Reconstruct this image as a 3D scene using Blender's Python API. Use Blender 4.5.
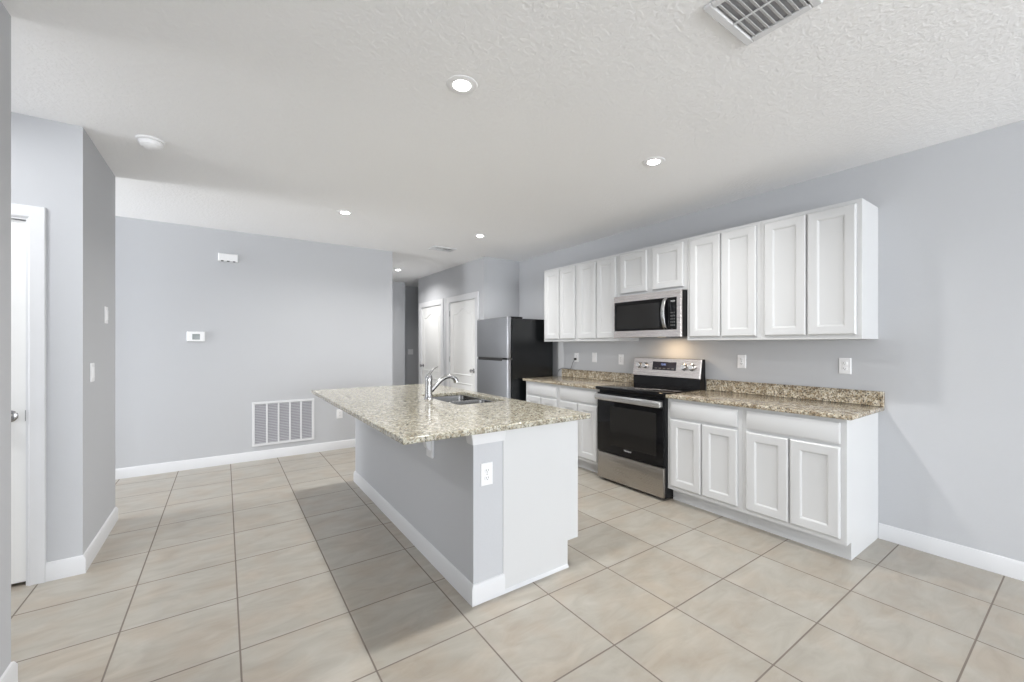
import bpy, bmesh, math, random
from mathutils import Vector, Matrix
PI = math.pi
random.seed(7)
for o in list(bpy.data.objects): bpy.data.objects.remove(o)
SC = bpy.context.scene
COL = SC.collection

# ------------------------------------------------------------------ dimensions (metres)
H = 1.341          # eye height
CEIL = 2.616
KX = 3.725         # kitchen wall plane
FY = 5.62          # far wall plane
LX = -0.682        # left wall plane
TILE = 0.457

# ------------------------------------------------------------------ camera
cam = bpy.data.cameras.new('camera')
cam_o = bpy.data.objects.new('camera', cam); COL.objects.link(cam_o)
cam_o.location = (0, 0, H)
cam_o.rotation_euler = (PI/2, 0, -0.6074)
cam.sensor_width = 36; cam.sensor_fit = 'HORIZONTAL'
cam.lens = 413.7/1024*36
cam.shift_y = 3.3/1024
cam.clip_start = 0.02
SC.camera = cam_o

# ------------------------------------------------------------------ world, exposure, daylight, added fills
w = bpy.data.worlds.new('world'); SC.world = w; w.use_nodes = True
bg = w.node_tree.nodes['Background']
bg.inputs[0].default_value = (0.86, 0.92, 1.0, 1); bg.inputs[1].default_value = 1.5
vs = SC.view_settings
vs.view_transform = 'Standard'; vs.look = 'None'; vs.gamma = 1; vs.use_curve_mapping = False
vs.exposure = 0.40

def area(name, loc, rot, sx, sy, power, color, shape='RECTANGLE', spread=PI):
    l = bpy.data.lights.new(name, 'AREA'); l.shape = shape; l.size = sx
    if shape in ('RECTANGLE', 'ELLIPSE'): l.size_y = sy
    l.energy = power; l.color = color; l.spread = spread
    o = bpy.data.objects.new(name, l); COL.objects.link(o)
    o.location = loc; o.rotation_euler = rot
    return o
# daylight arriving through the rear patio opening and the left room window
area('daylight_rear', (1.5, -7.85, 1.25), (PI/2+0.50, 0, 0), 4.0, 2.2, 310, (0.93, 0.965, 1.0))
area('daylight_left_room', (-3.95, 4.97, 1.35), (PI/2, 0, -PI/2), 1.15, 2.1, 76, (0.96, 0.98, 1.0))
area('added_side_fill', (LX-0.06, -4.5, 1.2), (PI/2+0.35, 0, -PI/2), 4.0, 2.1, 135, (0.93, 0.965, 1.0))  # added light, brightens the kitchen wall and cabinet fronts from the left
area('added_entry_fill', (-2.95, 2.93, 1.3), (PI/2, 0, -PI/2), 0.8, 1.9, 14, (0.96, 0.98, 1.0))  # added fill for the entry, set before a solid wall without a window
area('added_column_fill', (-1.35, 2.80, CEIL-0.02), (0, 0, 0), 0.25, 0.25, 9, (0.98, 0.99, 1.0), 'DISK')  # unseen fill added to brighten the column wall, no fixture above it
DOWN_W = 12.5
DOWN_COL = (1.0, 0.985, 0.96)

# ------------------------------------------------------------------ materials
def new_mat(name):
    m = bpy.data.materials.new(name); m.use_nodes = True
    return m, m.node_tree, m.node_tree.nodes['Principled BSDF']
def pm(name, col, rough=0.5, metal=0.0, bump=None, spec=None, emit=None, aniso=0):
    m, nt, b = new_mat(name)
    b.inputs['Base Color'].default_value = (*col, 1)
    b.inputs['Roughness'].default_value = rough
    b.inputs['Metallic'].default_value = metal
    if spec is not None: b.inputs['Specular IOR Level'].default_value = spec
    if emit: b.inputs['Emission Color'].default_value = (*emit[:3], 1); b.inputs['Emission Strength'].default_value = emit[3]
    if bump:
        sc, st, dist, det = bump
        tc = nt.nodes.new('ShaderNodeTexCoord'); n = nt.nodes.new('ShaderNodeTexNoise'); bp = nt.nodes.new('ShaderNodeBump')
        n.inputs['Scale'].default_value = sc; n.inputs['Detail'].default_value = det
        bp.inputs['Strength'].default_value = st; bp.inputs['Distance'].default_value = dist
        nt.links.new(tc.outputs['Object'], n.inputs['Vector']); nt.links.new(n.outputs['Fac'], bp.inputs['Height'])
        nt.links.new(bp.outputs['Normal'], b.inputs['Normal'])
    return m
M = {}
M['wall'] = pm('wall_paint_grey', (0.545, 0.554, 0.574), 0.85, bump=(90, 0.12, 0.004, 3), spec=0.25)
M['white'] = pm('white_trim_paint', (0.72, 0.725, 0.74), 0.40)
M['cab'] = pm('white_cabinet_paint', (0.635, 0.64, 0.645), 0.35)
M['door'] = pm('white_door_paint', (0.86, 0.86, 0.85), 0.42)
M['plastic'] = pm('white_plastic', (0.86, 0.86, 0.87), 0.35)
M['slot'] = pm('dark_slot', (0.16, 0.16, 0.16), 0.6)
M['dark'] = pm('dark_void', (0.02, 0.02, 0.022), 0.8)
M['black'] = pm('black_enamel', (0.007, 0.007, 0.008), 0.28, spec=0.25)
M['blackglass'] = pm('black_glass', (0.005, 0.005, 0.006), 0.05, spec=0.22)
M['mwglass'] = pm('microwave_glass', (0.016, 0.015, 0.014), 0.10, spec=0.3)
M['fridgeside'] = pm('fridge_black_side', (0.006, 0.007, 0.008), 0.25)
M['chrome'] = pm('brushed_nickel', (0.46, 0.46, 0.465), 0.20, 1.0)
M['hinge'] = pm('nickel_hinge', (0.35, 0.35, 0.35), 0.35, 1.0)
M['sink'] = pm('sink_steel', (0.24, 0.24, 0.24), 0.26, 1.0)
M['rubber'] = pm('black_rubber', (0.02, 0.02, 0.02), 0.7)
M['cord'] = pm('grey_cord', (0.22, 0.22, 0.23), 0.6)
M['ledlens'] = pm('downlight_lens', (1, 1, 1), 0.5, emit=(1, 0.99, 0.97, 12))
M['mwlamp'] = pm('microwave_lamp', (1, 1, 1), 0.5, emit=(1, 0.78, 0.5, 1.5))
M['display'] = pm('range_display_glass', (0.015, 0.012, 0.02), 0.1)
M['clock'] = pm('lit_display_digits', (0.02, 0.02, 0.03), 0.4, emit=(0.35, 0.45, 0.9, 0.8))
M['print'] = pm('silver_print', (0.75, 0.75, 0.75), 0.4)
M['darkprint'] = pm('grey_print', (0.10, 0.10, 0.10), 0.4)
M['lcd'] = pm('thermostat_lcd', (0.27, 0.30, 0.30), 0.25)
M['filter'] = pm('grille_filter', (0.33, 0.33, 0.36), 0.8, bump=(220, 0.3, 0.003, 2))
M['ventback'] = pm('duct_interior', (0.34, 0.34, 0.35), 0.8)
M['burner'] = pm('burner_ring_print', (0.07, 0.07, 0.07), 0.12)

def mat_steel(name, col, rough, axis):
    m, nt, b = new_mat(name)
    b.inputs['Metallic'].default_value = 1.0
    tc = nt.nodes.new('ShaderNodeTexCoord'); mp = nt.nodes.new('ShaderNodeMapping'); n = nt.nodes.new('ShaderNodeTexNoise')
    s = [400, 400, 400]; s[axis] = 3
    mp.inputs['Scale'].default_value = s; n.inputs['Scale'].default_value = 1; n.inputs['Detail'].default_value = 2
    nt.links.new(tc.outputs['Object'], mp.inputs[0]); nt.links.new(mp.outputs[0], n.inputs['Vector'])
    r = nt.nodes.new('ShaderNodeMapRange'); r.inputs[3].default_value = rough-0.05; r.inputs[4].default_value = rough+0.07
    nt.links.new(n.outputs['Fac'], r.inputs[0]); nt.links.new(r.outputs[0], b.inputs['Roughness'])
    b.inputs['Base Color'].default_value = (*col, 1)
    return m
M['steel'] = mat_steel('stainless_steel', (0.43, 0.405, 0.375), 0.28, 1)
M['steel_mw'] = mat_steel('microwave_stainless', (0.60, 0.555, 0.53), 0.26, 1)
M['steel_light'] = mat_steel('bright_stainless', (0.66, 0.65, 0.64), 0.25, 1)
M['steel_fridge'] = mat_steel('fridge_stainless', (0.40, 0.41, 0.43), 0.38, 2)

def mat_ceiling():
    m, nt, b = new_mat('ceiling_knockdown_paint')
    b.inputs['Base Color'].default_value = (0.93, 0.93, 0.935, 1); b.inputs['Roughness'].default_value = 0.9
    b.inputs['Specular IOR Level'].default_value = 0.2
    tc = nt.nodes.new('ShaderNodeTexCoord'); n = nt.nodes.new('ShaderNodeTexNoise'); n.inputs['Scale'].default_value = 42
    n.inputs['Detail'].default_value = 3; n.inputs['Roughness'].default_value = 0.55; n.inputs['Distortion'].default_value = 0.6
    cr = nt.nodes.new('ShaderNodeValToRGB'); cr.color_ramp.elements[0].position = 0.42; cr.color_ramp.elements[1].position = 0.60
    bp = nt.nodes.new('ShaderNodeBump'); bp.inputs['Strength'].default_value = 0.24; bp.inputs['Distance'].default_value = 0.006
    L = nt.links.new
    L(tc.outputs['Object'], n.inputs['Vector']); L(n.outputs['Fac'], cr.inputs[0]); L(cr.outputs[0], bp.inputs['Height']); L(bp.outputs[0], b.inputs['Normal'])
    return m
M['ceiling'] = mat_ceiling()

def mat_floor():
    m, nt, b = new_mat('floor_tile_ceramic')
    N = nt.nodes.new; L = nt.links.new
    tc = N('ShaderNodeTexCoord')
    off = N('ShaderNodeVectorMath'); off.operation = 'SUBTRACT'; off.inputs[1].default_value = (0.0565, 0.340, 0)
    L(tc.outputs['Object'], off.inputs[0])
    dv = N('ShaderNodeVectorMath'); dv.operation = 'SCALE'; dv.inputs['Scale'].default_value = 1/TILE
    L(off.outputs[0], dv.inputs[0])
    fl = N('ShaderNodeVectorMath'); fl.operation = 'FLOOR'; L(dv.outputs[0], fl.inputs[0])
    fr = N('ShaderNodeVectorMath'); fr.operation = 'FRACTION'; L(dv.outputs[0], fr.inputs[0])
    sx = N('ShaderNodeSeparateXYZ'); L(fr.outputs[0], sx.inputs[0])
    def edge(out):
        a = N('ShaderNodeMath'); a.operation = 'SUBTRACT'; L(out, a.inputs[0]); a.inputs[1].default_value = 0.5
        c = N('ShaderNodeMath'); c.operation = 'ABSOLUTE'; L(a.outputs[0], c.inputs[0]); return c
    ex, ey = edge(sx.outputs[0]), edge(sx.outputs[1])
    mx = N('ShaderNodeMath'); mx.operation = 'MAXIMUM'; L(ex.outputs[0], mx.inputs[0]); L(ey.outputs[0], mx.inputs[1])
    g = N('ShaderNodeMapRange'); g.inputs[1].default_value = 0.4905; g.inputs[2].default_value = 0.4945; L(mx.outputs[0], g.inputs[0])
    wn = N('ShaderNodeTexWhiteNoise'); L(fl.outputs[0], wn.inputs['Vector'])
    # per tile offset so that every tile carries its own veining
    sc = N('ShaderNodeVectorMath'); sc.operation = 'SCALE'; sc.inputs['Scale'].default_value = 17; L(wn.outputs['Color'], sc.inputs[0])
    ad = N('ShaderNodeVectorMath'); L(tc.outputs['Object'], ad.inputs[0]); L(sc.outputs[0], ad.inputs[1])
    mp = N('ShaderNodeMapping'); mp.inputs['Rotation'].default_value = (0, 0, math.radians(35)); mp.inputs['Scale'].default_value = (4, 11, 1)
    L(ad.outputs[0], mp.inputs[0])
    n1 = N('ShaderNodeTexNoise'); n1.inputs['Scale'].default_value = 1.0; n1.inputs['Detail'].default_value = 6; n1.inputs['Roughness'].default_value = 0.6; n1.inputs['Distortion'].default_value = 0.8
    L(mp.outputs[0], n1.inputs['Vector'])
    n2 = N('ShaderNodeTexNoise'); n2.inputs['Scale'].default_value = 5; n2.inputs['Detail'].default_value = 3; L(ad.outputs[0], n2.inputs['Vector'])
    r1 = N('ShaderNodeValToRGB'); e = r1.color_ramp.elements
    e[0].position = 0.22; e[0].color = (0.340, 0.310, 0.264, 1); e[1].position = 0.74; e[1].color = (0.465, 0.442, 0.392, 1)
    L(n1.outputs['Fac'], r1.inputs[0])
    r2 = N('ShaderNodeValToRGB'); e = r2.color_ramp.elements
    e[0].position = 0.42; e[0].color = (1, 1, 1, 1); e[1].position = 0.66; e[1].color = (0.97, 0.87, 0.79, 1)
    L(n2.outputs['Fac'], r2.inputs[0])
    mu = N('ShaderNodeMix'); mu.data_type = 'RGBA'; mu.blend_type = 'MULTIPLY'; mu.inputs[0].default_value = 0.6
    L(r1.outputs[0], mu.inputs[6]); L(r2.outputs[0], mu.inputs[7])
    mg = N('ShaderNodeMix'); mg.data_type = 'RGBA'; L(g.outputs[0], mg.inputs[0]); L(mu.outputs[2], mg.inputs[6]); mg.inputs[7].default_value = (0.20, 0.17, 0.145, 1)
    L(mg.outputs[2], b.inputs['Base Color'])
    rr = N('ShaderNodeMapRange'); L(g.outputs[0], rr.inputs[0]); rr.inputs[3].default_value = 0.30; rr.inputs[4].default_value = 0.9
    L(rr.outputs[0], b.inputs['Roughness'])
    iv = N('ShaderNodeMath'); iv.operation = 'SUBTRACT'; iv.inputs[0].default_value = 1; L(g.outputs[0], iv.inputs[1])
    bp = N('ShaderNodeBump'); bp.inputs['Strength'].default_value = 0.5; bp.inputs['Distance'].default_value = 0.002; L(iv.outputs[0], bp.inputs['Height'])
    L(bp.outputs[0], b.inputs['Normal'])
    return m
M['floor'] = mat_floor()

def mat_granite(name, warm):
    m, nt, b = new_mat(name)
    N = nt.nodes.new; L = nt.links.new
    tc = N('ShaderNodeTexCoord')
    n0 = N('ShaderNodeTexNoise'); n0.inputs['Scale'].default_value = 26; n0.inputs['Detail'].default_value = 4; L(tc.outputs['Object'], n0.inputs['Vector'])
    r0 = N('ShaderNodeValToRGB'); e = r0.color_ramp.elements
    if warm: c0, c1 = (0.31, 0.255, 0.185, 1), (0.55, 0.50, 0.41, 1)
    else: c0, c1 = (0.36, 0.33, 0.26, 1), (0.50, 0.485, 0.42, 1)
    e[0].position = 0.36; e[0].color = c0; e[1].position = 0.62; e[1].color = c1
    L(n0.outputs['Fac'], r0.inputs[0])
    v = N('ShaderNodeTexVoronoi'); v.inputs['Scale'].default_value = 115; L(tc.outputs['Object'], v.inputs['Vector'])
    rv = N('ShaderNodeValToRGB'); rv.color_ramp.interpolation = 'CONSTANT'
    e = rv.color_ramp.elements; e[0].position = 0; e[0].color = (0.62, 0.58, 0.50, 1); e[1].position = 0.28; e[1].color = (1, 1, 1, 1)
    for p, c in ((0.5, (1.30, 1.32, 1.30, 1)), (0.70, (0.78, 0.68, 0.56, 1)), (0.86, (0.34, 0.32, 0.30, 1))):
        q = e.new(p); q.color = c
    L(v.outputs['Color'], rv.inputs[0])
    mu = N('ShaderNodeMix'); mu.data_type = 'RGBA'; mu.blend_type = 'MULTIPLY'; mu.inputs[0].default_value = 1.0 if warm else 0.75
    L(r0.outputs[0], mu.inputs[6]); L(rv.outputs[0], mu.inputs[7])
    n3 = N('ShaderNodeTexNoise'); n3.inputs['Scale'].default_value = 78; n3.inputs['Detail'].default_value = 3; n3.inputs['Roughness'].default_value = 0.6; L(tc.outputs['Object'], n3.inputs['Vector'])
    r3 = N('ShaderNodeValToRGB'); e = r3.color_ramp.elements
    e[0].position = 0.565 if warm else 0.575; e[0].color = (0, 0, 0, 1); e[1].position = 0.61 if warm else 0.625; e[1].color = (1, 1, 1, 1)
    L(n3.outputs['Fac'], r3.inputs[0])
    mk = N('ShaderNodeMix'); mk.data_type = 'RGBA'; L(r3.outputs[0], mk.inputs[0]); L(mu.outputs[2], mk.inputs[6]); mk.inputs[7].default_value = (0.06, 0.055, 0.05, 1) if warm else (0.085, 0.08, 0.07, 1)
    L(mk.outputs[2], b.inputs['Base Color'])
    b.inputs['Roughness'].default_value = 0.13
    return m
M['granite'] = mat_granite('granite_speckled_tan', True)
M['granite_island'] = mat_granite('granite_speckled_cream', False)

# ------------------------------------------------------------------ mesh builder
class MB:
    def __init__(s): s.bm = bmesh.new()
    def _new(s, verts, faces):
        vs_ = [s.bm.verts.new(v) for v in verts]; out = []
        for f in faces:
            try: out.append(s.bm.faces.new([vs_[i] for i in f]))
            except ValueError: pass
        return vs_, out
    def box(s, x0, x1, y0, y1, z0, z1, bev=0.0, seg=1):
        x0, x1 = sorted((x0, x1)); y0, y1 = sorted((y0, y1)); z0, z1 = sorted((z0, z1))
        vs_, fs = s._new([(x, y, z) for x in (x0, x1) for y in (y0, y1) for z in (z0, z1)],
                        [(0,1,3,2), (4,6,7,5), (0,4,5,1), (2,3,7,6), (0,2,6,4), (1,5,7,3)])
        if bev > 0:
            es = list({e for f in fs for e in f.edges})
            bmesh.ops.bevel(s.bm, geom=es, offset=bev, segments=seg, profile=0.5, affect='EDGES')
        return s
    def prism(s, poly, axis, a, b_):
        """poly: 2-D points in the two remaining axes (in x,y,z order), extruded along axis from a to b_"""
        def mk(p, t):
            if axis == 0: return (t, p[0], p[1])
            if axis == 1: return (p[0], t, p[1])
            return (p[0], p[1], t)
        n = len(poly)
        v = [mk(p, a) for p in poly] + [mk(p, b_) for p in poly]
        s._new(v, [tuple(range(n)), tuple(range(2*n-1, n-1, -1))] + [(i, (i+1) % n, n+(i+1) % n, n+i) for i in range(n)])
        return s
    def tube(s, pts, rad, seg=12, cap=True, squash=None):
        pts = [Vector(p) for p in pts]; n = len(pts)
        if not hasattr(rad, '__len__'): rad = [rad]*n
        rings = []; up = None
        for i, p in enumerate(pts):
            t = (pts[min(i+1, n-1)] - pts[max(i-1, 0)]).normalized()
            if up is None: up = Vector((0, 0, 1)) if abs(t.z) < 0.9 else Vector((1, 0, 0))
            side = t.cross(up).normalized(); up = side.cross(t).normalized()
            sa, sb = squash if squash else (1, 1)
            rings.append([s.bm.verts.new(p + (side*math.cos(a)*sa + up*math.sin(a)*sb)*rad[i]) for a in [2*PI*k/seg for k in range(seg)]])
        for i in range(n-1):
            for k in range(seg):
                s.bm.faces.new((rings[i][k], rings[i][(k+1) % seg], rings[i+1][(k+1) % seg], rings[i+1][k]))
        if cap:
            s.bm.faces.new(rings[0][::-1]); s.bm.faces.new(rings[-1])
        return s
    def lathe(s, c, axis, prof, seg=32):
        """prof: list of (radius, height along axis) ; axis: 'x','y','z' with sign"""
        c = Vector(c); sg = -1 if axis[0] == '-' else 1; ax = axis[-1]
        rings = []
        for r, h in prof:
            ring = []
            for k in range(seg):
                a = 2*PI*k/seg; u, v = r*math.cos(a), r*math.sin(a); h2 = h*sg
                d = {'x': (h2, u, v), 'y': (u, h2, v), 'z': (u, v, h2)}[ax]
                ring.append(s.bm.verts.new(c + Vector(d)))
            rings.append(ring)
        for i in range(len(rings)-1):
            for k in range(seg):
                s.bm.faces.new((rings[i][k], rings[i][(k+1) % seg], rings[i+1][(k+1) % seg], rings[i+1][k]))
        s.bm.faces.new(rings[0]); s.bm.faces.new(rings[-1])
        return s
    def rings(s, fr, loops, close_back=True):
        """fr: mapping (u,v,w)->xyz.  loops: list of point lists [(u,v,w)..] same count, outermost first"""
        R = [[s.bm.verts.new(fr(*p)) for p in lp] for lp in loops]
        n = len(R[0])
        for i in range(len(R)-1):
            for k in range(n):
                s.bm.faces.new((R[i][k], R[i][(k+1) % n], R[i+1][(k+1) % n], R[i+1][k]))
        s.bm.faces.new(R[-1])
        if close_back: s.bm.faces.new(R[0][::-1])
        return s
    def panel(s, fr, u0, u1, v0, v1, steps):
        """rectangular nested loops; steps: list of (inset, w)"""
        lp = []
        for i, w_ in steps:
            lp.append([(u0+i, v0+i, w_), (u1-i, v0+i, w_), (u1-i, v1-i, w_), (u0+i, v1-i, w_)])
        return s.rings(fr, lp)
    def build(s, name, mat, parent=None, loc=None, smooth=True):
        """world-space mesh -> object. parent: an Empty/object whose origin becomes the local origin"""
        off = Vector(loc) if loc is not None else (Vector(parent['_o']) if parent is not None else Vector((0, 0, 0)))
        bmesh.ops.recalc_face_normals(s.bm, faces=s.bm.faces)
        bmesh.ops.translate(s.bm, verts=s.bm.verts, vec=-off)
        me = bpy.data.meshes.new(name); s.bm.to_mesh(me); s.bm.free()
        me.materials.append(mat)
        if smooth:
            for p in me.polygons: p.use_smooth = True
            me.set_sharp_from_angle(angle=math.radians(32))
        o = bpy.data.objects.new(name, me); COL.objects.link(o)
        if parent is not None:
            o.parent = parent; o['_o'] = list(off)
        else:
            o.location = off; o['_o'] = list(off)
        return o
def FXm(x0): return lambda u, v, w_: (x0-w_, u, v)        # faces -X, u = y
def FXp(x0): return lambda u, v, w_: (x0+w_, u, v)        # faces +X
def FYm(y0): return lambda u, v, w_: (u, y0-w_, v)        # faces -Y, u = x
def FZm(z0): return lambda u, v, w_: (u, v, z0-w_)        # faces down
def FZp(z0): return lambda u, v, w_: (u, v, z0+w_)

def tag(o, label=None, cat=None, group=None, kind=None):
    if label: o['label'] = label
    if cat: o['category'] = cat
    if group: o['group'] = group
    if kind: o['kind'] = kind
    return o
def thing(name, loc, label=None, cat=None, group=None, kind=None):
    o = bpy.data.objects.new(name, None); COL.objects.link(o); o.location = loc; o['_o'] = list(loc)
    o.empty_display_size = 0.1
    return tag(o, label, cat, group, kind)
def struct(name, mb, mat, parent=None, loc=None, label=None):
    o = mb.build(name, mat, parent, loc)
    if parent is None: o['kind'] = 'structure'
    if label: o['label'] = label
    return o
def copy_tree(o, parent=None):
    c = o.copy(); COL.objects.link(c)
    if parent is not None: c.parent = parent
    for ch in list(o.children): copy_tree(ch, c)
    return c

# ------------------------------------------------------------------ ROOM SHELL
XL, XR, YB, YF = -4.1, 5.2, -8.0, 8.9
struct('floor', MB().box(XL, XR, YB, YF, -0.10, 0), M['floor'])
struct('ceiling', MB().box(XL, XR, YB, YF, CEIL, CEIL+0.10), M['ceiling'])
struct('wall_kitchen', MB().box(KX, KX+0.12, YB, 5.17, 0, CEIL), M['wall'])
struct('wall_fridge_niche', MB().box(3.10, XR, 5.17, 5.29, 0, CEIL), M['wall'])
# pantry wall with two door openings
def wall_with_openings_x(name, x0, x1, y0, y1, ops, top=2.045):
    mb = MB(); y = y0
    for a, b_ in ops:
        mb.box(x0, x1, y, a, 0, CEIL); mb.box(x0, x1, a, b_, top, CEIL); y = b_
    mb.box(x0, x1, y, y1, 0, CEIL)
    return struct(name, mb, M['wall'])
D2, D3 = (5.405, 6.295), (6.605, 7.495)
wall_with_openings_x('wall_pantry', 3.10, 3.22, 5.29, 7.65, (D2, D3))
struct('wall_far', MB().box(XL, 1.90, FY, FY+0.12, 0, CEIL), M['wall'])
struct('wall_hall_side', MB().box(1.78, 1.90, FY+0.12, 8.30, 0, CEIL), M['wall'])
struct('wall_hall_end', MB().box(1.78, 3.07, 8.30, 8.42, 0, CEIL), M['wall'])
struct('wall_hall_recess', MB().box(1.78, XR, 8.78, 8.90, 0, CEIL), M['wall'])
struct('wall_hall_right', MB().box(XR-0.12, XR, 5.29, 8.78, 0, CEIL), M['wall'])
struct('wall_closet_back', MB().box(3.9, 4.0, 5.29, 7.65, 0, CEIL), M['wall'])
struct('wall_closet_side', MB().box(3.22, 4.0, 7.53, 7.65, 0, CEIL), M['wall'])
struct('wall_left_near', MB().box(LX-0.12, LX, YB, -6.5, 0, CEIL).box(LX-0.12, LX, -6.5, -2.5, 2.3, CEIL).box(LX-0.12, LX, -2.5, 2.435, 0, CEIL), M['wall'])  # the gap in this wall is made up to admit the side fill
struct('wall_entry_near', MB().box(-3.0, LX-0.12, 2.28, 2.435, 0, CEIL), M['wall'])
struct('wall_entry_end', MB().box(-3.12, -3.0, 2.28, 3.43, 0, CEIL), M['wall'])
DL = (-1.71, -0.895)
m_ = MB()
m_.box(XL, DL[0], 3.43, 4.31, 0, CEIL).box(DL[0], DL[1], 3.43, 3.55, 2.045, CEIL).box(DL[1], LX, 3.43, 4.31, 0, CEIL).box(DL[0], DL[1], 4.19, 4.31, 0, CEIL)
struct('wall_left_column', m_, M['wall'])
struct('wall_left_room', MB().box(XL-0.02, XL+0.1, 4.31, FY, 0, 0.25).box(XL-0.02, XL+0.1, 4.31, FY, 2.45, CEIL), M['wall'])
# rear wall with a wide patio opening
struct('wall_rear', MB().box(LX, -0.5, YB, YB+0.1, 0, CEIL).box(3.5, KX, YB, YB+0.1, 0, CEIL).box(-0.5, 3.5, YB, YB+0.1, 2.35, CEIL), M['wall'])

# baseboards (profiled, swept along the wall with mitred corners; outward = left of the travel direction)
def base_poly(h=0.105, t=0.014): return [(0, 0), (t, 0), (t, h-0.022), (t*0.45, h-0.004), (0, h)]
def sweep(mb, path, prof):
    P = [Vector(p) for p in path]; n = len(P); nr = []
    for i in range(n-1):
        d = (P[i+1]-P[i]).normalized(); nr.append(Vector((-d.y, d.x)))
    R = []
    for i in range(n):
        if i == 0: m = nr[0]
        elif i == n-1: m = nr[-1]
        else: m = (nr[i-1]+nr[i])/(1+nr[i-1].dot(nr[i]))
        R.append([mb.bm.verts.new((P[i].x+m.x*a, P[i].y+m.y*a, b_)) for a, b_ in prof])
    k = len(prof)
    for i in range(n-1):
        for q in range(k): mb.bm.faces.new((R[i][q], R[i][(q+1) % k], R[i+1][(q+1) % k], R[i+1][q]))
    mb.bm.faces.new(R[0]); mb.bm.faces.new(R[-1])
    return mb
def bb(name, *paths, prof=None):
    mb = MB()
    for p in paths: sweep(mb, p, prof or base_poly())
    return struct(name, mb, M['white'])
bb('baseboard_kitchen', [(KX, YB+0.1), (KX, 0.903)])
bb('baseboard_far', [(XL+0.1, FY), (1.90, FY), (1.90, 8.30)][::-1])
bb('baseboard_column', [(-0.828, 3.43), (LX, 3.43), (LX, 4.31), (-3.9, 4.31)][::-1])
bb('baseboard_left', [(-2.9, 2.435), (LX, 2.435), (LX, -2.5)])
bb('baseboard_hall', [(1.90, 8.30), (3.07, 8.30)][::-1])
bb('baseboard_pantry', *[[(3.10, a), (3.10, b_)] for a, b_ in ((5.17, 5.33), (6.375, 6.53), (7.575, 7.65))])

# ------------------------------------------------------------------ DOORS (structure) : two-panel arch top slab
def arch_loop(u0, u1, v0, v1, ins, w_, rise, n=14):
    """closed loop with cathedral-arch top; fixed count"""
    a0, a1, b0, b1 = u0+ins, u1-ins, v0+ins, v1-ins
    pts = [(a0, b0, w_), (a1, b0, w_)]
    for k in range(n+1):
        t = k/n; u = a1+(a0-a1)*t
        s_ = max(0.0, 1-abs(2*t-1)/0.72)
        pts.append((u, b1 + rise*(s_*s_*(3-2*s_)), w_))
    return pts
def door_slab(fr, u0, u1, z0, z1):
    mb = MB()
    mb.panel(fr, u0, u1, z0, z1, [(0, -0.035), (0, -0.002), (0.002, 0)])
    st = 0.115
    steps = [(0, 0.0003), (0.004, 0.007), (0.012, 0.0075), (0.020, 0.001), (0.034, 0.001), (0.055, 0.006)]
    mb.rings(fr, [arch_loop(u0+st, u1-st, z0+0.84, z1-0.19, i, w_, 0.075) for i, w_ in steps], close_back=False)
    mb.rings(fr, [arch_loop(u0+st, u1-st, z0+0.20, z0+0.72, i, w_, 0.0) for i, w_ in steps], close_back=False)
    return mb
def casing(fr, u0, u1, ztop, wdt=0.083):
    mb = MB()
    prof = [(0, 0.0), (0, 0.012), (0.008, 0.016), (wdt*0.36, 0.013), (wdt*0.75, 0.017), (wdt-0.004, 0.018), (wdt, 0.014), (wdt, 0.0)]
    # mitred frame: sweep profile around inner opening (3 sides)
    path = [lambda d: (u0-d, 0), lambda d: (u0-d, ztop+d), lambda d: (u1+d, ztop+d), lambda d: (u1+d, 0)]
    R = []
    for f in path:
        R.append([mb.bm.verts.new(fr(*f(d), h)) for d, h in prof])
    n = len(prof)
    for i in range(3):
        for k in range(n):
            mb.bm.faces.new((R[i][k], R[i][(k+1) % n], R[i+1][(k+1) % n], R[i+1][k]))
    mb.bm.faces.new(R[0]); mb.bm.faces.new(R[-1])
    return mb
def make_door(name, fr, a, b_, base, knob_u, hinge_u, axis, hinges=(0.25, 1.09, 1.85), knob_z=0.94, gap=0.008, cw=0.083):
    t = thing(name, base, kind='structure')
    slab = door_slab(fr, a+0.012, b_-0.012, gap, 2.03).build('door_slab', M['door'], t)
    casing(fr2[name], a, b_, 2.045, cw).build('door_casing', M['white'], t)
    jb = MB()
    jb.rings(fr, [[(a, 0, -0.06), (a, 0, 0.02), (a+0.01, 0, 0.02), (a+0.01, 0, -0.06)], [(a, 2.045, -0.06), (a, 2.045, 0.02), (a+0.01, 2.045, 0.02), (a+0.01, 2.045, -0.06)]])
    jb.rings(fr, [[(b_-0.01, 0, -0.06), (b_-0.01, 0, 0.02), (b_, 0, 0.02), (b_, 0, -0.06)], [(b_-0.01, 2.045, -0.06), (b_-0.01, 2.045, 0.02), (b_, 2.045, 0.02), (b_, 2.045, -0.06)]])
    jb.rings(fr, [[(a+0.01, 2.034, -0.06), (a+0.01, 2.034, 0.02), (a+0.01, 2.045, 0.02), (a+0.01, 2.045, -0.06)], [(b_-0.01, 2.034, -0.06), (b_-0.01, 2.034, 0.02), (b_-0.01, 2.045, 0.02), (b_-0.01, 2.045, -0.06)]])
    jb.build('door_jamb', M['white'], t)
    c = fr(knob_u, knob_z, 0.0)
    MB().lathe(c, axis, [(0.033, 0.0), (0.033, 0.004), (0.027, 0.008), (0.012, 0.010), (0.011, 0.030), (0.020, 0.036), (0.027, 0.046), (0.028, 0.056), (0.022, 0.064), (0.008, 0.067)], 24).build('door_handle', M['chrome'], t)
    for z in hinges:
        h = MB(); p = fr(hinge_u, z-0.045, 0.008)
        h.lathe(p, 'z', [(0.007, 0), (0.007, 0.09), (0.004, 0.096)], 10)
        h.build('hinge', M['hinge'], t)
    return t
fr2 = {'door_1': FYm(3.43), 'door_2': FXm(3.10), 'door_3': FXm(3.10)}
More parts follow.
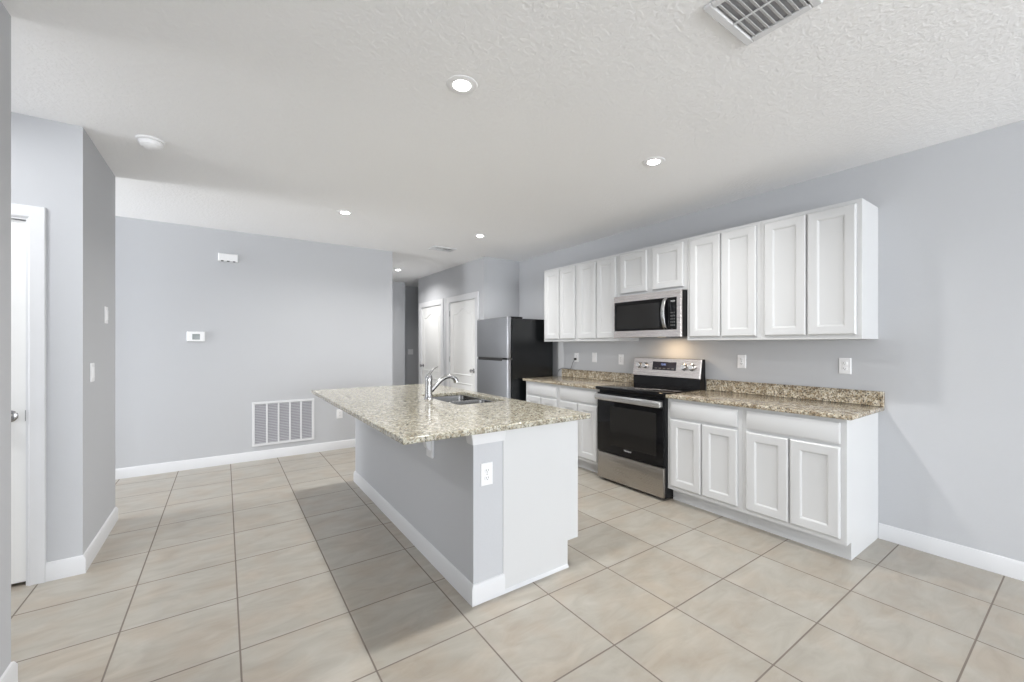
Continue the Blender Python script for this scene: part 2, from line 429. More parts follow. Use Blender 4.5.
make_door('door_1', FYm(3.445), DL[0], DL[1], (DL[0], 3.43, 0), DL[1]-0.075, DL[0]+0.01, '-y', hinges=(0.25, 1.09, 1.85), knob_z=0.945, gap=0.018, cw=0.067)
make_door('door_2', FXm(3.105), D2[0], D2[1], (3.10, D2[0], 0), D2[0]+0.075, D2[1]-0.006, '-x')
make_door('door_3', FXm(3.105), D3[0], D3[1], (3.10, D3[0], 0), D3[1]-0.075, D3[0]+0.006, '-x')
bpy.data.objects['door_1']  # entry closet door
MBk = MB().box(DL[1]-0.014, DL[1]-0.0095, 3.428, 3.431, 0.915, 0.975); MBk.build('strike_plate', M['hinge'], bpy.data.objects['door_1'])

# ------------------------------------------------------------------ CABINETS
def door_front(fr, u0, u1, v0, v1, rail=0.056):
    return MB().panel(fr, u0, u1, v0, v1, [(0, -0.001), (0, 0.014), (0.007, 0.020), (rail, 0.020), (rail+0.004, 0.018), (rail+0.013, 0.0095), (rail+0.016, 0.009)])
def drawer_front(fr, u0, u1, v0, v1):
    return MB().panel(fr, u0, u1, v0, v1, [(0, -0.001), (0, 0.012), (0.014, 0.020)])
BF = KX-0.610   # base face plane
UF = KX-0.330   # upper face plane
CTZ = 0.884     # underside of counters
def make_base(y0, y1):
    t = thing('base_cabinet', (BF, y0, 0))
    mb = MB()
    # carcass profile with toe notch (x,z) extruded in y
    prof = [(BF+0.076, 0), (KX-0.002, 0), (KX-0.002, CTZ), (BF, CTZ), (BF, 0.112), (BF+0.076, 0.112)]
    mb.prism(prof, 1, y0+0.0006, y1-0.0006)
    mb.build('body', M['cab'], t, smooth=False)
    g = 0.032; mid = (y0+y1)/2
    drawer_front(FXm(BF), y0+g, y1-g, 0.728, 0.858).build('drawer', M['cab'], t)
    door_front(FXm(BF), y0+g, mid-0.006, 0.145, 0.708).build('door', M['cab'], t)
    door_front(FXm(BF), mid+0.006, y1-g, 0.145, 0.708).build('door', M['cab'], t)
    return t
B = [0.905, 1.525, 2.142]
b0 = make_base(B[0], B[1])
LB = [2.920, 3.545, 4.168]
tag(b0, 'white base cabinet with exposed end panel, nearest the bare grey wall', 'cabinet', 'base cabinets along the kitchen wall')
b1 = copy_tree(b0); b1.location.y = B[1]
tag(b1, 'white base cabinet directly to the right of the range')
b2 = make_base(LB[0], LB[1])
tag(b2, 'white base cabinet directly to the left of the range, partly behind the island', 'cabinet', 'base cabinets along the kitchen wall')
b3 = copy_tree(b2); b3.location.y = LB[1]
tag(b3, 'white base cabinet beside the refrigerator, mostly hidden by the island')

UZ0, UZ1 = 1.376, 2.290
def make_upper(y0, y1, z0=UZ0, g=0.030, gap=0.006):
    t = thing('wall_cabinet', (UF, y0, z0))
    MB().box(UF, KX-0.002, y0+0.0005, y1-0.0005, z0, UZ1, 0.0015).build('body', M['cab'], t)
    mid = (y0+y1)/2
    door_front(FXm(UF), y0+g, mid-gap, z0+0.030, UZ1-0.028).build('door', M['cab'], t)
    door_front(FXm(UF), mid+gap, y1-g, z0+0.030, UZ1-0.028).build('door', M['cab'], t)
    return t
UY = [0.905, 1.523, 2.141]
u0_ = make_upper(UY[0], UY[1])
tag(u0_, 'tall two-door white wall cabinet at the right end, its side panel exposed', 'cabinet', 'wall cabinets above the counters')
u1_ = copy_tree(u0_); u1_.location.y = UY[1]; tag(u1_, 'tall two-door white wall cabinet immediately right of the microwave')
ML, MR = 2.142, 2.922
um = make_upper(ML, MR, 1.832, 0.030, 0.032)
tag(um, 'short two-door white wall cabinet directly above the microwave', 'cabinet', 'wall cabinets above the counters')
u2_ = copy_tree(u0_); u2_.location.y = MR; tag(u2_, 'tall two-door white wall cabinet immediately left of the microwave')
u3_ = copy_tree(u0_); u3_.location.y = MR+0.6155; tag(u3_, 'tall two-door white wall cabinet at the left end, beside the refrigerator')

# ------------------------------------------------------------------ KITCHEN COUNTERTOPS
def make_counter(y0, y1, s0, s1, label):
    t = thing('countertop', (BF, y0, CTZ), label, 'countertop', 'granite countertops on the base cabinets')
    MB().box(BF-0.038, KX-0.001, y0, y1, CTZ+0.0005, 0.914, 0.005, 2).build('slab', M['granite'], t)
    MB().box(KX-0.021, KX-0.001, s0, s1, 0.9145, 1.016, 0.002).build('backsplash', M['granite'], t)
    return t
make_counter(0.872, 2.143, 0.872, 2.143, 'speckled brown granite countertop with backsplash right of the range')
make_counter(2.919, 4.195, 2.919, 4.165, 'speckled brown granite countertop with backsplash between range and refrigerator')

# ------------------------------------------------------------------ RANGE
RY0, RY1 = 2.147, 2.914
t = thing('range', (3.08, RY0, 0), 'stainless steel electric range with black glass oven door and cooktop', 'stove')
MB().box(3.092, 3.70, RY0+0.002, RY1-0.002, 0.020, 0.900, 0.003).build('body', M['black'], t)
for (x, y) in ((3.14, RY0+0.05), (3.14, RY1-0.05), (3.64, RY0+0.05), (3.64, RY1-0.05)):
    MB().lathe((x, y, 0), 'z', [(0.018, 0), (0.018, 0.012), (0.01, 0.014), (0.01, 0.022)], 12).build('foot', M['rubber'], t)
MB().box(3.062, 3.094, RY0+0.006, RY1-0.006, 0.028, 0.283, 0.006, 2).build('storage_drawer', M['steel'], t)
dr = MB().box(3.060, 3.094, RY0+0.006, RY1-0.006, 0.290, 0.868, 0.005, 2).build('oven_door', M['blackglass'], t)
MB().panel(FXm(3.060), RY0+0.075, RY1-0.17, 0.375, 0.745, [(0, -0.001), (0, 0.0004), (0.006, 0.0006)]).build('window', M['mwglass'], dr)
hb = MB(); hb.box(3.012, 3.028, RY0+0.012, RY1-0.012, 0.800, 0.858, 0.006, 2)
for y in (RY0+0.012, RY1-0.042): hb.box(3.024, 3.062, y, y+0.030, 0.803, 0.855, 0.004)
hb.build('door_handle', M['steel_light'], dr)
def text(name, body, size, loc, rot, mat, parent, extr=0.0004):
    cu = bpy.data.curves.new(name, 'FONT'); cu.body = body; cu.size = size; cu.extrude = extr; cu.align_x = 'CENTER'; cu.align_y = 'CENTER'
    tmp = bpy.data.objects.new('tmp', cu); COL.objects.link(tmp); tmp.rotation_euler = rot
    bpy.context.view_layer.update()
    me = bpy.data.meshes.new_from_object(tmp.evaluated_get(bpy.context.evaluated_depsgraph_get()))
    me.transform(tmp.matrix_world)
    bpy.data.objects.remove(tmp)
    me.transform(Matrix.Translation(Vector(loc)-Vector(parent['_o'])))
    me.materials.clear(); me.materials.append(mat); me.name = name
    o = bpy.data.objects.new(name, me); COL.objects.link(o); o.parent = parent
    return o
RXM = (PI/2, 0, -PI/2)      # text facing -X
text('brand_lettering', 'Whirlpool', 0.020, (3.0592, (RY0+RY1)/2+0.0, 0.350), RXM, M['print'], dr)
ck = MB().box(3.035, 3.630, RY0, RY1, 0.896, 0.926, 0.006, 2).build('cooktop', M['blackglass'], t)
for (x, y, r) in ((3.18, RY0+0.20, 0.105), (3.18, RY1-0.20, 0.085), (3.45, RY0+0.20, 0.080), (3.45, RY1-0.20, 0.105)):
    for rr in (r, r*0.62):
        mb = MB(); R = []
        for rad in (rr, rr-0.003):
            R.append([mb.bm.verts.new((x+rad*math.cos(2*PI*k/40), y+rad*math.sin(2*PI*k/40), 0.9264)) for k in range(40)])
        for k in range(40): mb.bm.faces.new((R[0][k], R[0][(k+1) % 40], R[1][(k+1) % 40], R[1][k]))
        mb.build('burner_ring', M['burner'], ck)
bgd = MB().prism([(3.615, 0.900), (3.702, 0.900), (3.702, 1.198), (3.647, 1.198), (3.615, 1.015)], 1, RY0+0.004, RY1-0.004).build('backguard', M['black'], t)
# tilted control panel
tilt = math.atan2(0.032, 0.183)
def FP(u, v, w_):   # v measured up the slope from z=1.015
    x = 3.615 + v*math.sin(tilt); z = 1.015 + v*math.cos(tilt)
    return (x - w_*math.cos(tilt), u, z + w_*math.sin(tilt))
cp = MB().panel(FP, RY0, RY1, 0.0, 0.186, [(0, -0.002), (0, 0.008), (0.004, 0.012)]).build('control_panel', M['steel_mw'], bgd)
def knob(u, v):
    c = Vector(FP(u, v, 0.012)); mb = MB()
    mb.lathe((0, 0, 0), 'x', [(0.034, 0), (0.034, -0.004), (0.029, -0.006), (0.026, -0.030), (0.023, -0.033), (0.004, -0.033)], 28)
    mb.box(-0.036, -0.030, -0.003, 0.003, -0.020, 0.020)
    bmesh.ops.rotate(mb.bm, verts=mb.bm.verts, cent=(0, 0, 0), matrix=Matrix.Rotation(tilt, 3, 'Y'))
    bmesh.ops.translate(mb.bm, verts=mb.bm.verts, vec=c)
    mb.build('knob', M['steel_light'], t)
for u in (RY0+0.085, RY0+0.165, RY1-0.080, RY1-0.155): knob(u, 0.105)
dp = MB().panel(FP, RY0+0.255, RY0+0.525, 0.065, 0.150, [(0, 0.011), (0, 0.0135), (0.002, 0.014)]).build('display', M['display'], t)
def ptext(body, u, v, size, mat, w_=0.0145):
    loc = FP(u, v, w_)
    return text('display_lettering', body, size, loc, (PI/2-tilt, 0, -PI/2), mat, t, 0.0002)
ptext('12:00', RY0+0.40, 0.122, 0.026, M['clock'])
for k in range(5):
    MB().panel(FP, RY0+0.275+k*0.048, RY0+0.305+k*0.048, 0.078, 0.088, [(0, 0.0138), (0, 0.0143), (0.001, 0.0145)]).build('touch_key', M['darkprint'], dp)

# ------------------------------------------------------------------ MICROWAVE
MY0, MY1, MZ0, MZ1 = 2.146, 2.920, 1.408, 1.830
MF = 3.312
t = thing('microwave', (MF, MY0, MZ0), 'over-the-range stainless microwave mounted under the short wall cabinet', 'microwave')
MB().box(MF+0.020, KX-0.003, MY0, MY1, MZ0+0.004, MZ1-0.001, 0.003).build('body', M['black'], t)
dr = MB()
dr.panel(FXm(MF+0.020), MY0+0.002, MY1-0.002, MZ0, MZ1-0.003, [(0, -0.001), (0, 0.018), (0.003, 0.021), (0.040, 0.021)])
# frame only: reuse ring builder with separate insets for a stainless surround
dr = dr.build('door', M['steel_mw'], t)
gl = MB().panel(FXm(MF), MY0+0.045, MY1-0.016, MZ0+0.066, MZ1-0.064, [(0, -0.004), (0, 0.003), (0.002, 0.004)]).build('door_glass', M['blackglass'], dr)
MB().panel(FXm(MF-0.004), MY0+0.225, MY1-0.045, MZ0+0.088, MZ1-0.100, [(0, -0.001), (0.0, 0.0004), (0.002, 0.0006)]).build('viewing_window', M['mwglass'], gl)
hp = []
for k in range(13):
    s_ = k/12; a = s_*PI
    hp.append((MF-0.006-0.048*math.sin(a)**0.7 if 0 < k < 12 else MF+0.002, MY0+0.155, MZ0+0.072+0.285*s_))
MB().tube(hp, 0.0135, 12, squash=(1.3, 0.75)).build('door_handle', M['chrome'], dr)
pn = MB().panel(FXm(MF-0.004), MY0+0.052, MY0+0.115, MZ0+0.085, MZ1-0.080, [(0, -0.001), (0, 0.0006), (0.001, 0.0008)]).build('keypad', M['blackglass'], dr)
text('display_digits', '12:00', 0.020, (MF-0.0052, MY0+0.083, MZ1-0.100), RXM, M['print'], dr)
for r_ in range(5):
    for c_ in range(3):
        MB().panel(FXm(MF-0.0048), MY0+0.060+c_*0.017, MY0+0.070+c_*0.017, MZ0+0.100+r_*0.028, MZ0+0.112+r_*0.028, [(0, -0.0005), (0, 0.0002), (0.0005, 0.0004)]).build('key', M['darkprint'], pn)
MB().box(3.44, 3.48, 2.42, 2.50, MZ0+0.002, MZ0+0.006).build('work_lamp', M['mwlamp'], t)
gr_ = MB()
for k in range(10): gr_.box(3.50, 3.66, 2.20+k*0.02, 2.208+k*0.02, MZ0+0.001, MZ0+0.006)
gr_.build('bottom_grille', M['slot'], t)
area('microwave_work_light', (3.52, 2.46, MZ0-0.001), (0, 0, 0), 0.06, 0.12, 1.3, (1.0, 0.72, 0.42))

# ------------------------------------------------------------------ REFRIGERATOR
FX, FY0, FY1 = 2.885, 4.252, 5.010
t = thing('refrigerator', (FX, FY0, 0), 'stainless top-freezer refrigerator with black sides', 'refrigerator')
MB().box(FX+0.070, 3.625, FY0, FY1, 0.030, 1.668, 0.004).build('body', M['fridgeside'], t)
MB().box(FX+0.060, FX+0.10, FY0+0.01, FY1-0.01, 0.012, 0.075).build('base_grille', M['black'], t)
for (x, y) in ((FX+0.12, FY0+0.05), (FX+0.12, FY1-0.05), (3.58, FY0+0.05), (3.58, FY1-0.05)):
    MB().lathe((x, y, 0), 'z', [(0.02, 0), (0.02, 0.02), (0.01, 0.022), (0.01, 0.032)], 12).build('foot', M['rubber'], t)
def fridge_door(name, z0, z1):
    return MB().box(FX, FX+0.062, FY0+0.001, FY1-0.001, z0, z1, 0.010, 3).build(name, M['steel_fridge'], t)
fd = fridge_door('freezer_door', 1.165, 1.686)
rd = fridge_door('fridge_door', 0.085, 1.148)
MB().box(FX-0.002, FX+0.02, 4.37, 4.97, 1.128, 1.168, 0.004).build('door_handle', M['rubber'], rd)
MB().box(FX+0.050, FX+0.24, FY0+0.004, FY0+0.055, 1.669, 1.690, 0.004).build('hinge_cover', M['black'], t)
MB().box(FX+0.030, FX+0.075, FY0-0.002, FY0+0.05, 1.150, 1.163, 0.002).build('hinge', M['hinge'], t)

# ------------------------------------------------------------------ ISLAND
IY0, IY1 = 1.862, 4.200
IX0, IX1 = 1.052, 1.234      # knee wall
wi = struct('wall_island', MB().box(IX0, IX1, IY0, IY1, 0, CTZ), M['wall'])
bb('baseboard_island', [(IX1, IY1), (IX0, IY1), (IX0, IY0), (IX1+0.006, IY0)][::-1])
tp = [(0, 0.822), (0.005, 0.822), (0.007, 0.832), (0.010, 0.850), (0.016, 0.872), (0.022, CTZ-0.0005), (0, CTZ-0.0005)]
bb('trim_island', [(IX1+0.010, IY0), (IX0, IY0), (IX0, IY0+0.06)], prof=tp)
t = thing('island_cabinet', (IX1+0.0005, IY0, 0), 'white kitchen island cabinet with plain end panel, behind the grey half wall', 'cabinet')
CX1 = 1.784
prof = [(IX1+0.0005, 0), (CX1-0.084, 0), (CX1-0.084, 0.158), (CX1, 0.158), (CX1, CTZ-0.0005), (IX1+0.0005, CTZ-0.0005)]
# carcass open at the top around the sink bowls
mb = MB()
mb.prism(prof, 1, IY0-0.004, IY0+0.014)
mb.prism(prof, 1, IY1-0.018, IY1)
mb.box(CX1-0.02, CX1, IY0+0.0145, IY1-0.0185, 0.158, CTZ-0.0005)
mb.box(IX1+0.0005, CX1-0.0205, IY0+0.0145, IY1-0.0185, 0.158, 0.176)
mb.box(CX1-0.096, CX1-0.084, IY0+0.0145, IY1-0.0185, 0, 0.1575)
mb.build('body', M['cab'], t, smooth=False)
MB().prism([(IY0-0.004, 0), (IY0-0.014, 0), (IY0-0.012, 0.010), (IY0-0.004, 0.018)], 0, IX1+0.007, CX1-0.084).build('shoe_moulding', M['white'], t)
yy = IY0
for wd in (0.457, 0.457, 0.91, 0.555):
    a, b_ = yy+0.010, yy+wd-0.026
    drawer_front(FXp(CX1), a, b_, 0.728, 0.858).build('drawer', M['cab'], t)
    if wd < 0.5: door_front(FXp(CX1), a, b_, 0.165, 0.708).build('door', M['cab'], t)
    else:
        mdl = (a+b_)/2
        door_front(FXp(CX1), a, mdl-0.005, 0.165, 0.708).build('door', M['cab'], t)
        door_front(FXp(CX1), mdl+0.005, b_, 0.165, 0.708).build('door', M['cab'], t)
    yy += wd
# corbel
t = thing('corbel', (IX0, 2.40, 0.645), 'small white bracket under the island counter overhang', 'bracket')
MB().box(IX0-0.016, IX0, 2.345, 2.431, 0.645, CTZ-0.0005, 0.003).build('back_plate', M['white'], t)
arm = [(IX0-0.016, 0.690), (IX0-0.016, CTZ-0.0005), (IX0-0.230, CTZ-0.0005), (IX0-0.230, CTZ-0.035)]
for k in range(9):
    a = k/8*PI/2
    arm.append((IX0-0.225+0.185*math.sin(a)**1.1, CTZ-0.037-0.135*(1-math.cos(a))))
arm.append((IX0-0.03, 0.700))
MB().prism(arm, 1, 2.363, 2.413).build('arm', M['white'], t)

# island countertop with sink cut-out
SX0, SX1, SY0, SY1 = 1.356, 1.766, 2.605, 3.325
def slab_hole(x0, x1, y0, y1, z0, z1, hx0, hx1, hy0, hy1, rad=0.035):
    mb = MB(); n = 6
    def corner(cx, cy, a0): return [(cx+rad*math.cos(a0+k/n*PI/2), cy+rad*math.sin(a0+k/n*PI/2)) for k in range(n+1)]
    hole = corner(hx1-rad, hy1-rad, 0)+corner(hx0+rad, hy1-rad, PI/2)+corner(hx0+rad, hy0+rad, PI)+corner(hx1-rad, hy0+rad, 1.5*PI)
    m = len(hole)
    outer = []
    for i, (hx, hy) in enumerate(hole):
        q = i//(n+1); j = i % (n+1)
        cxy = [(x1, y1), (x0, y1), (x0, y0), (x1, y0)][q]
        if j == n//2: outer.append(cxy)
        elif q == 0: outer.append((x1, hy) if j < n/2 else (hx, y1))
        elif q == 1: outer.append((hx, y1) if j < n/2 else (x0, hy))
        elif q == 2: outer.append((x0, hy) if j < n/2 else (hx, y0))
        else: outer.append((hx, y0) if j < n/2 else (x1, hy))
    L = []
    for z in (z0, z1):
        L.append(([mb.bm.verts.new((*p, z)) for p in outer], [mb.bm.verts.new((*p, z)) for p in hole]))
    for i in range(m):
        j = (i+1) % m
        for (o_, h_) in L: mb.bm.faces.new((o_[i], o_[j], h_[j], h_[i]))
        mb.bm.faces.new((L[0][0][i], L[0][0][j], L[1][0][j], L[1][0][i]))
        mb.bm.faces.new((L[0][1][i], L[0][1][j], L[1][1][j], L[1][1][i]))
    return mb, hole
CTX0, CTX1, CTY0, CTY1 = 0.664, 1.858, 1.818, 4.225
mb, hole = slab_hole(CTX0, CTX1, CTY0, CTY1, CTZ, 0.914, SX0, SX1, SY0, SY1)
ic = mb.build('island_countertop', M['granite_island'], None, (CTX0, CTY0, CTZ))
bv = ic.modifiers.new('bevel', 'BEVEL'); bv.width = 0.005; bv.segments = 2; bv.limit_method = 'ANGLE'; bv.angle_limit = math.radians(50)
tag(ic, 'large speckled cream granite countertop on the kitchen island', 'countertop')

# sink: two undermount bowls
t = thing('sink', (SX0, SY0, CTZ), 'double-bowl stainless undermount sink set in the island countertop', 'sink')
def bowl(x0, x1, y0, y1, depth):
    mb = MB(); r = 0.040; n = 5
    def loop(ins, z, rad):
        a0, a1, b0, b1 = x0+ins, x1-ins, y0+ins, y1-ins; pts = []
        for (cx, cy, a) in ((a1-rad, b1-rad, 0), (a0+rad, b1-rad, PI/2), (a0+rad, b0+rad, PI), (a1-rad, b0+rad, 1.5*PI)):
            for k in range(n+1): pts.append((cx+rad*math.cos(a+k/n*PI/2), cy+rad*math.sin(a+k/n*PI/2), z))
        return pts
    zt = CTZ-0.0006
    LP = [loop(-0.012, zt, r+0.012), loop(0, zt, r), loop(0.004, zt-0.02, r), loop(0.012, zt-depth+0.03, r), (loop(0.030, zt-depth+0.004, r-0.01)), loop(0.055, zt-depth, r-0.02), loop(0.10, zt-depth-0.002, 0.02)]
    R = [[mb.bm.verts.new(p) for p in lp] for lp in LP]
    m = len(R[0])
    for i in range(len(R)-1):
        for k in range(m): mb.bm.faces.new((R[i][k], R[i][(k+1) % m], R[i+1][(k+1) % m], R[i+1][k]))
    mb.bm.faces.new(R[-1])
    b = mb.build('bowl', M['sink'], t)
    so = b.modifiers.new('thickness', 'SOLIDIFY'); so.thickness = 0.0015
    c = ((x0+x1)/2, (y0+y1)/2, zt-depth-0.002)
    MB().lathe(c, 'z', [(0.042, 0), (0.042, 0.003), (0.034, 0.002), (0.030, 0.0005), (0.005, 0.0005)], 24).build('drain', M['chrome'], b)
ymid = (SY0+SY1)/2
bowl(SX0+0.004, SX1-0.004, SY0+0.004, ymid-0.013, 0.19)
bowl(SX0+0.004, SX1-0.004, ymid+0.013, SY1-0.004, 0.19)

# faucet
FC = (1.308, 3.02, 0.9143)
t = thing('faucet', FC, 'brushed nickel pull-out faucet with lever standing beside the island sink', 'faucet')
MB().lathe(FC, 'z', [(0.034, 0), (0.034, 0.004), (0.030, 0.010), (0.0285, 0.045), (0.0275, 0.10), (0.0285, 0.135), (0.0295, 0.150), (0.0275, 0.172), (0.019, 0.190), (0.006, 0.196)], 32).build('body', M['chrome'], t)
sp = []
ctrl = [(0.004, 0.050), (0.045, 0.088), (0.100, 0.138), (0.145, 0.163), (0.180, 0.168), (0.212, 0.158)]
for p in ctrl: sp.append((FC[0]+p[0], FC[1], FC[2]+p[1]))
def smooth_path(P, n=4):
    out = []; Q = [Vector(p) for p in P]
    for i in range(len(Q)-1):
        p0, p1, p2, p3 = Q[max(i-1, 0)], Q[i], Q[i+1], Q[min(i+2, len(Q)-1)]
        for k in range(n):
            s_ = k/n
            out.append(0.5*((2*p1)+(-p0+p2)*s_+(2*p0-5*p1+4*p2-p3)*s_**2+(-p0+3*p1-3*p2+p3)*s_**3))
    out.append(Q[-1]); return out
pth = smooth_path(sp)
MB().tube(pth, [0.0190-0.0035*min(1, i/10) for i in range(len(pth))], 16).build('spout', M['chrome'], t)
hd = smooth_path([(FC[0]+0.200, FC[1], FC[2]+0.163), (FC[0]+0.226, FC[1], FC[2]+0.148), (FC[0]+0.240, FC[1], FC[2]+0.122)])
MB().tube(hd, [0.0155+0.006*i/(len(hd)-1) for i in range(len(hd))], 16).build('spray_head', M['chrome'], t)
lv = smooth_path([(FC[0]-0.006, FC[1], FC[2]+0.175), (FC[0]+0.018, FC[1], FC[2]+0.212), (FC[0]+0.045, FC[1], FC[2]+0.236), (FC[0]+0.078, FC[1], FC[2]+0.252)])
MB().tube(lv, [0.016-0.011*i/(len(lv)-1) for i in range(len(lv))], 12, squash=(1.2, 0.7)).build('lever', M['chrome'], t)

# ------------------------------------------------------------------ WALL PLATES
def outlet(fr, u, z, label, group='wall outlets', sw=0.073, sh=0.117, blank=False, switch=False, name='wall_outlet', cat='outlet'):
    base = fr(u, z, 0)
    t = thing(name, base, label, cat, group)
    MB().panel(fr, u-sw/2, u+sw/2, z-sh/2, z+sh/2, [(0, 0.0003), (0, 0.003), (0.003, 0.006)]).build('cover_plate', M['plastic'], t)
    if switch:
        rk = MB().panel(fr, u-0.0165, u+0.0165, z-0.033, z+0.033, [(0, 0.0055), (0, 0.009), (0.002, 0.0105)]).build('rocker', M['plastic'], t)
    elif not blank:
        for dz in (-0.0195, 0.0195):
            lp = []
            for ins, w_ in ((0, 0.0055), (0, 0.0085), (0.0015, 0.0092)):
                pts = []
                for k in range(20):
                    a = 2*PI*k/20
                    pts.append((u+(0.0170-ins)*math.cos(a), z+dz+max(-0.0125, min(0.0125, (0.0170-ins)*math.sin(a))), w_))
                lp.append(pts)
            rc = MB().rings(fr, lp).build('receptacle', M['plastic'], t)
            s_ = MB()
            for du in (-0.0062, 0.0062): s_.panel(fr, u+du-0.0013, u+du+0.0013, z+dz-0.002, z+dz+0.007, [(0, 0.0088), (0, 0.0094)])
            s_.panel(fr, u-0.0022, u+0.0022, z+dz-0.0095, z+dz-0.005, [(0, 0.0088), (0, 0.0094)])
            s_.build('slots', M['slot'], rc)
        MB().lathe(fr(u, z, 0.0055), {'x': '-x', 'y': '-y', 'p': 'x'}[ax_of(fr)], [(0.003, 0), (0.003, 0.001)], 10).build('screw', M['chrome'], t)
    return t
def ax_of(fr):
    d = Vector(fr(0, 0, 1))-Vector(fr(0, 0, 0))
    return 'x' if d.x < -0.5 else ('y' if d.y < -0.5 else 'p')
KW = FXm(KX)
outlet(KW, 1.093, 1.183, 'white duplex outlet above the right end of the granite counter')
outlet(KW, 1.828, 1.190, 'white duplex outlet on the wall just right of the range')
outlet(KW, 3.172, 1.168, 'white duplex outlet on the wall just left of the range')
outlet(KW, 3.588, 1.180, 'white wall switch plate above the left counter, between two outlets', 'wall switches', switch=True, name='wall_switch', cat='switch')
outlet(KW, 3.900, 1.172, 'white duplex outlet beside the refrigerator with a cord plugged in')
outlet(FYm(IY0), 1.131, 0.660, 'white duplex outlet on the end of the island half wall')
outlet(FYm(FY), 1.213, 0.450, 'white duplex outlet low on the far wall, right of the return grille')
outlet(FXp(LX), 4.00, 1.545, 'upper of the two white switch plates on the left column', 'wall switches', switch=True, name='wall_switch', cat='switch')
outlet(FXp(LX), 3.63, 1.165, 'lower of the two white switch plates on the left column', 'wall switches', switch=True, name='wall_switch', cat='switch')
outlet(FYm(8.78), 3.375, 1.175, 'white wall switch in the dark end of the hallway', 'wall switches', sw=0.115, switch=True, name='wall_switch', cat='switch')
# plug and cord
t = thing('power_cord', (KX, 3.925, 1.02), 'dark plug and thin grey cord trailing from the outlet nearest the refrigerator', 'cord')
MB().box(KX-0.040, KX-0.0095, 3.888, 3.914, 1.138, 1.166, 0.005).build('plug', M['rubber'], t)
cp_ = smooth_path([(KX-0.034, 3.905, 1.142), (KX-0.043, 3.925, 1.105), (KX-0.035, 3.955, 1.060), (KX-0.020, 4.00, 1.0225), (KX-0.014, 4.10, 1.0215), (KX-0.014, 4.168, 1.0215), (KX-0.022, 4.225, 0.985), (KX-0.035, 4.245, 0.90), (KX-0.045, 4.28, 0.5), (KX-0.05, 4.3, 0.02)])
MB().tube(cp_, 0.0045, 8).build('cord', M['cord'], t)

# ------------------------------------------------------------------ FAR WALL ITEMS
FW = FYm(FY)
t = thing('thermostat', (-0.252, FY, 1.425), 'white wall thermostat with grey screen on the far wall', 'thermostat')
MB().panel(FW, -0.330, -0.174, 1.372, 1.478, [(0, 0.0003), (0, 0.018), (0.006, 0.024)]).build('housing', M['plastic'], t)
MB().panel(FW, -0.283, -0.217, 1.392, 1.452, [(0, 0.023), (0, 0.0246), (0.001, 0.025)]).build('screen', M['lcd'], t)
MB().panel(FW, -0.206, -0.192, 1.395, 1.452, [(0, 0.023), (0, 0.026), (0.002, 0.0275)]).build('button', M['plastic'], t)
t = thing('door_chime', (0.034, FY, 2.305), 'white plastic door chime box high on the far wall', 'door chime')
MB().panel(FW, -0.058, 0.128, 2.264, 2.350, [(0, 0.0003), (0, 0.030), (0.008, 0.040)]).build('cover', M['plastic'], t)
for u in (-0.020, 0.035, 0.090): MB().panel(FW, u-0.012, u+0.012, 2.262, 2.272, [(0, 0.010), (0, 0.0385)]).build('sound_slot', M['slot'], t)
# return air grille
GX0, GX1, GZ0, GZ1 = 0.260, 0.915, 0.160, 0.672
t = thing('return_air_grille', ((GX0+GX1)/2, FY, GZ0), 'white five-section return air grille low on the far wall', 'air grille')
mb = MB(); fw = 0.028
for (a, b_, c, d) in ((GX0, GX1, GZ0, GZ0+fw), (GX0, GX1, GZ1-fw, GZ1), (GX0, GX0+fw, GZ0+fw, GZ1-fw), (GX1-fw, GX1, GZ0+fw, GZ1-fw)):
    mb.box(a, b_, FY-0.012, FY-0.0003, c, d, 0.003)
mb.build('frame', M['white'], t)
mb = MB().box(GX0+fw, GX1-fw, FY-0.0035, FY-0.0006, GZ0+fw, GZ1-fw); mb.build('filter', M['filter'], t)
n = 5; span = (GX1-GX0-2*fw)/n
for k in range(1, n): MB().box(GX0+fw+k*span-0.009, GX0+fw+k*span+0.009, FY-0.011, FY-0.0036, GZ0+fw, GZ1-fw, 0.002).build('divider', M['white'], t)
mb = MB()
for k in range(24):
    z = GZ0+fw+(k+0.5)*(GZ1-GZ0-2*fw)/24
    mb.prism([(FY-0.0095, z-0.0035), (FY-0.0038, z+0.002), (FY-0.0038, z+0.0035), (FY-0.0095, z-0.002)], 0, GX0+fw, GX1-fw)
mb.build('louvers', pm('grille_louver_paint', (0.52, 0.52, 0.55), 0.5), t)

# ------------------------------------------------------------------ CEILING ITEMS
LPOS = [(0.958, 1.809, 'recessed ceiling downlight above the near end of the island'),
        (2.458, 1.805, 'recessed ceiling downlight in front of the wall cabinets'),
        (0.957, 4.204, 'recessed ceiling downlight above the far end of the island, before the far wall'),
        (2.462, 4.196, 'recessed ceiling downlight in front of the refrigerator'),
        (2.434, 6.913, 'recessed ceiling downlight inside the hallway')]
first = None
for i, (x, y, lab) in enumerate(LPOS):
    if first is None:
        t = thing('ceiling_downlight', (x, y, CEIL), lab, 'ceiling light', 'recessed ceiling lights')
        MB().lathe((x, y, CEIL-0.0003), '-z', [(0.076, 0), (0.074, 0.003), (0.064, 0.006), (0.044, 0.005), (0.0415, 0.003), (0.040, 0.0)], 48).build('trim_ring', M['plastic'], t)
        MB().lathe((x, y, CEIL-0.0003), '-z', [(0.0405, 0.0), (0.0405, 0.0053), (0.035, 0.009), (0.024, 0.012), (0.004, 0.013)], 40).build('lens', M['ledlens'], t)
        first = t
    else:
        t = copy_tree(first); t.location = (x, y, CEIL); tag(t, lab)
    area('downlight_lamp', (x, y, CEIL-0.020), (0, 0, 0), 0.10, 0.10, DOWN_W, DOWN_COL, 'DISK', math.radians(150))

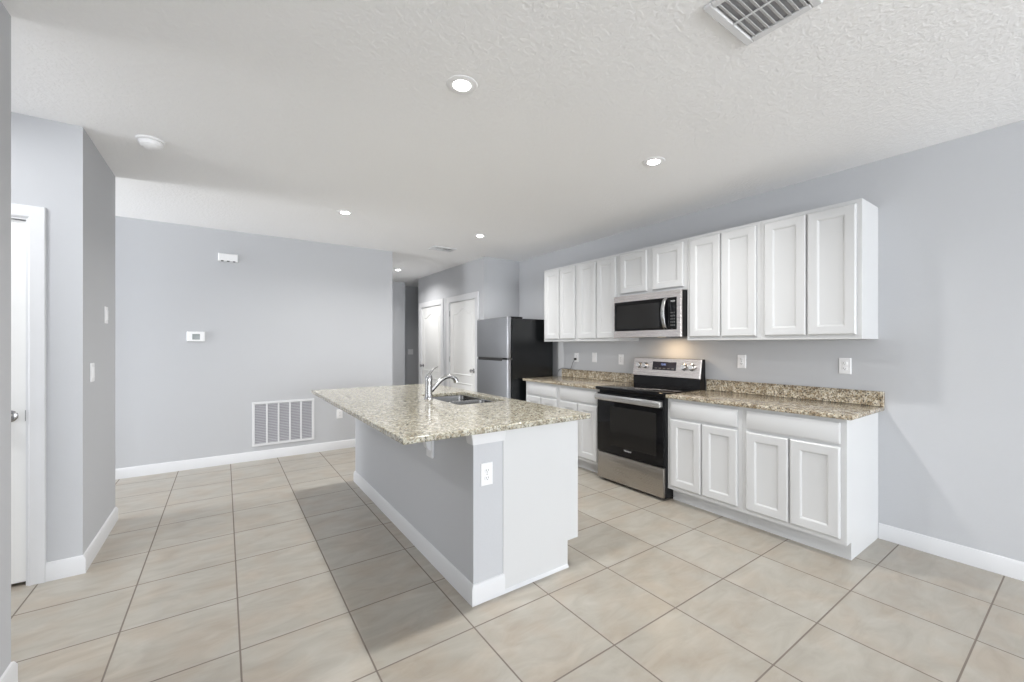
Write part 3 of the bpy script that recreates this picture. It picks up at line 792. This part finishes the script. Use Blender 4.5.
def ceiling_vent(cx, cy, lx, ly, along, nsl, bars, label, name='ceiling_vent', back=None):
    t = thing(name, (cx, cy, CEIL), label, 'air vent')
    x0, x1, y0, y1 = cx-lx/2, cx+lx/2, cy-ly/2, cy+ly/2; f = 0.032
    mb = MB()
    for (a, b_, c, d) in ((x0, x1, y0, y0+f), (x0, x1, y1-f, y1), (x0, x0+f, y0+f, y1-f), (x1-f, x1, y0+f, y1-f)):
        mb.box(a, b_, c, d, CEIL-0.014, CEIL-0.0003, 0.004)
    mb.build('frame', M['white'], t)
    MB().box(x0+f, x1-f, y0+f, y1-f, CEIL-0.0025, CEIL-0.0004).build('duct_opening', M['ventback'], t)
    for k in range(nsl):
        if along == 'x':
            c = y0+f+(k+0.5)*(ly-2*f)/nsl
            MB().prism([(c-0.0085, CEIL-0.0125), (c-0.0065, CEIL-0.0130), (c+0.0075, CEIL-0.004), (c+0.006, CEIL-0.003)], 0, x0+f, x1-f).build('louver', M['white'], t)
        else:
            c = x0+f+(k+0.5)*(lx-2*f)/nsl
            sg = -1 if c < cx else 1
            MB().prism([(c-0.0085*sg, CEIL-0.0125), (c-0.0065*sg, CEIL-0.0130), (c+0.0075*sg, CEIL-0.004), (c+0.006*sg, CEIL-0.003)], 1, y0+f, y1-f).build('louver', M['white'], t)
    for b_ in bars:
        if along == 'x': MB().box(cx+b_-0.004, cx+b_+0.004, y0+f*0.8, y1-f*0.8, CEIL-0.016, CEIL-0.011, 0.001).build('crossbar', M['white'], t)
        else: MB().box(x0+f, x1-f, cy+b_-0.004, cy+b_+0.004, CEIL-0.016, CEIL-0.011, 0.001).build('crossbar', M['white'], t)
    return t
ceiling_vent(1.650, 0.735, 0.335, 0.275, 'x', 8, (0.0,), 'white louvered supply vent on the ceiling nearest the viewer')
ceiling_vent(2.385, 5.05, 0.32, 0.20, 'y', 6, (0.0,), 'small white supply vent on the ceiling near the hallway')
t = thing('smoke_detector', (-0.377, 3.41, CEIL), 'round white smoke detector on the ceiling near the left column', 'smoke detector')
MB().lathe((-0.377, 3.41, CEIL-0.0003), '-z', [(0.072, 0), (0.072, 0.010), (0.066, 0.013), (0.060, 0.013)], 40).build('mounting_base', M['plastic'], t)
MB().lathe((-0.377, 3.41, CEIL-0.0135), '-z', [(0.058, 0), (0.060, 0.006), (0.056, 0.022), (0.040, 0.034), (0.036, 0.033), (0.030, 0.037), (0.004, 0.038)], 40).build('cover', M['plastic'], t)

for o in bpy.data.objects:
    if '_o' in o.keys(): del o['_o']
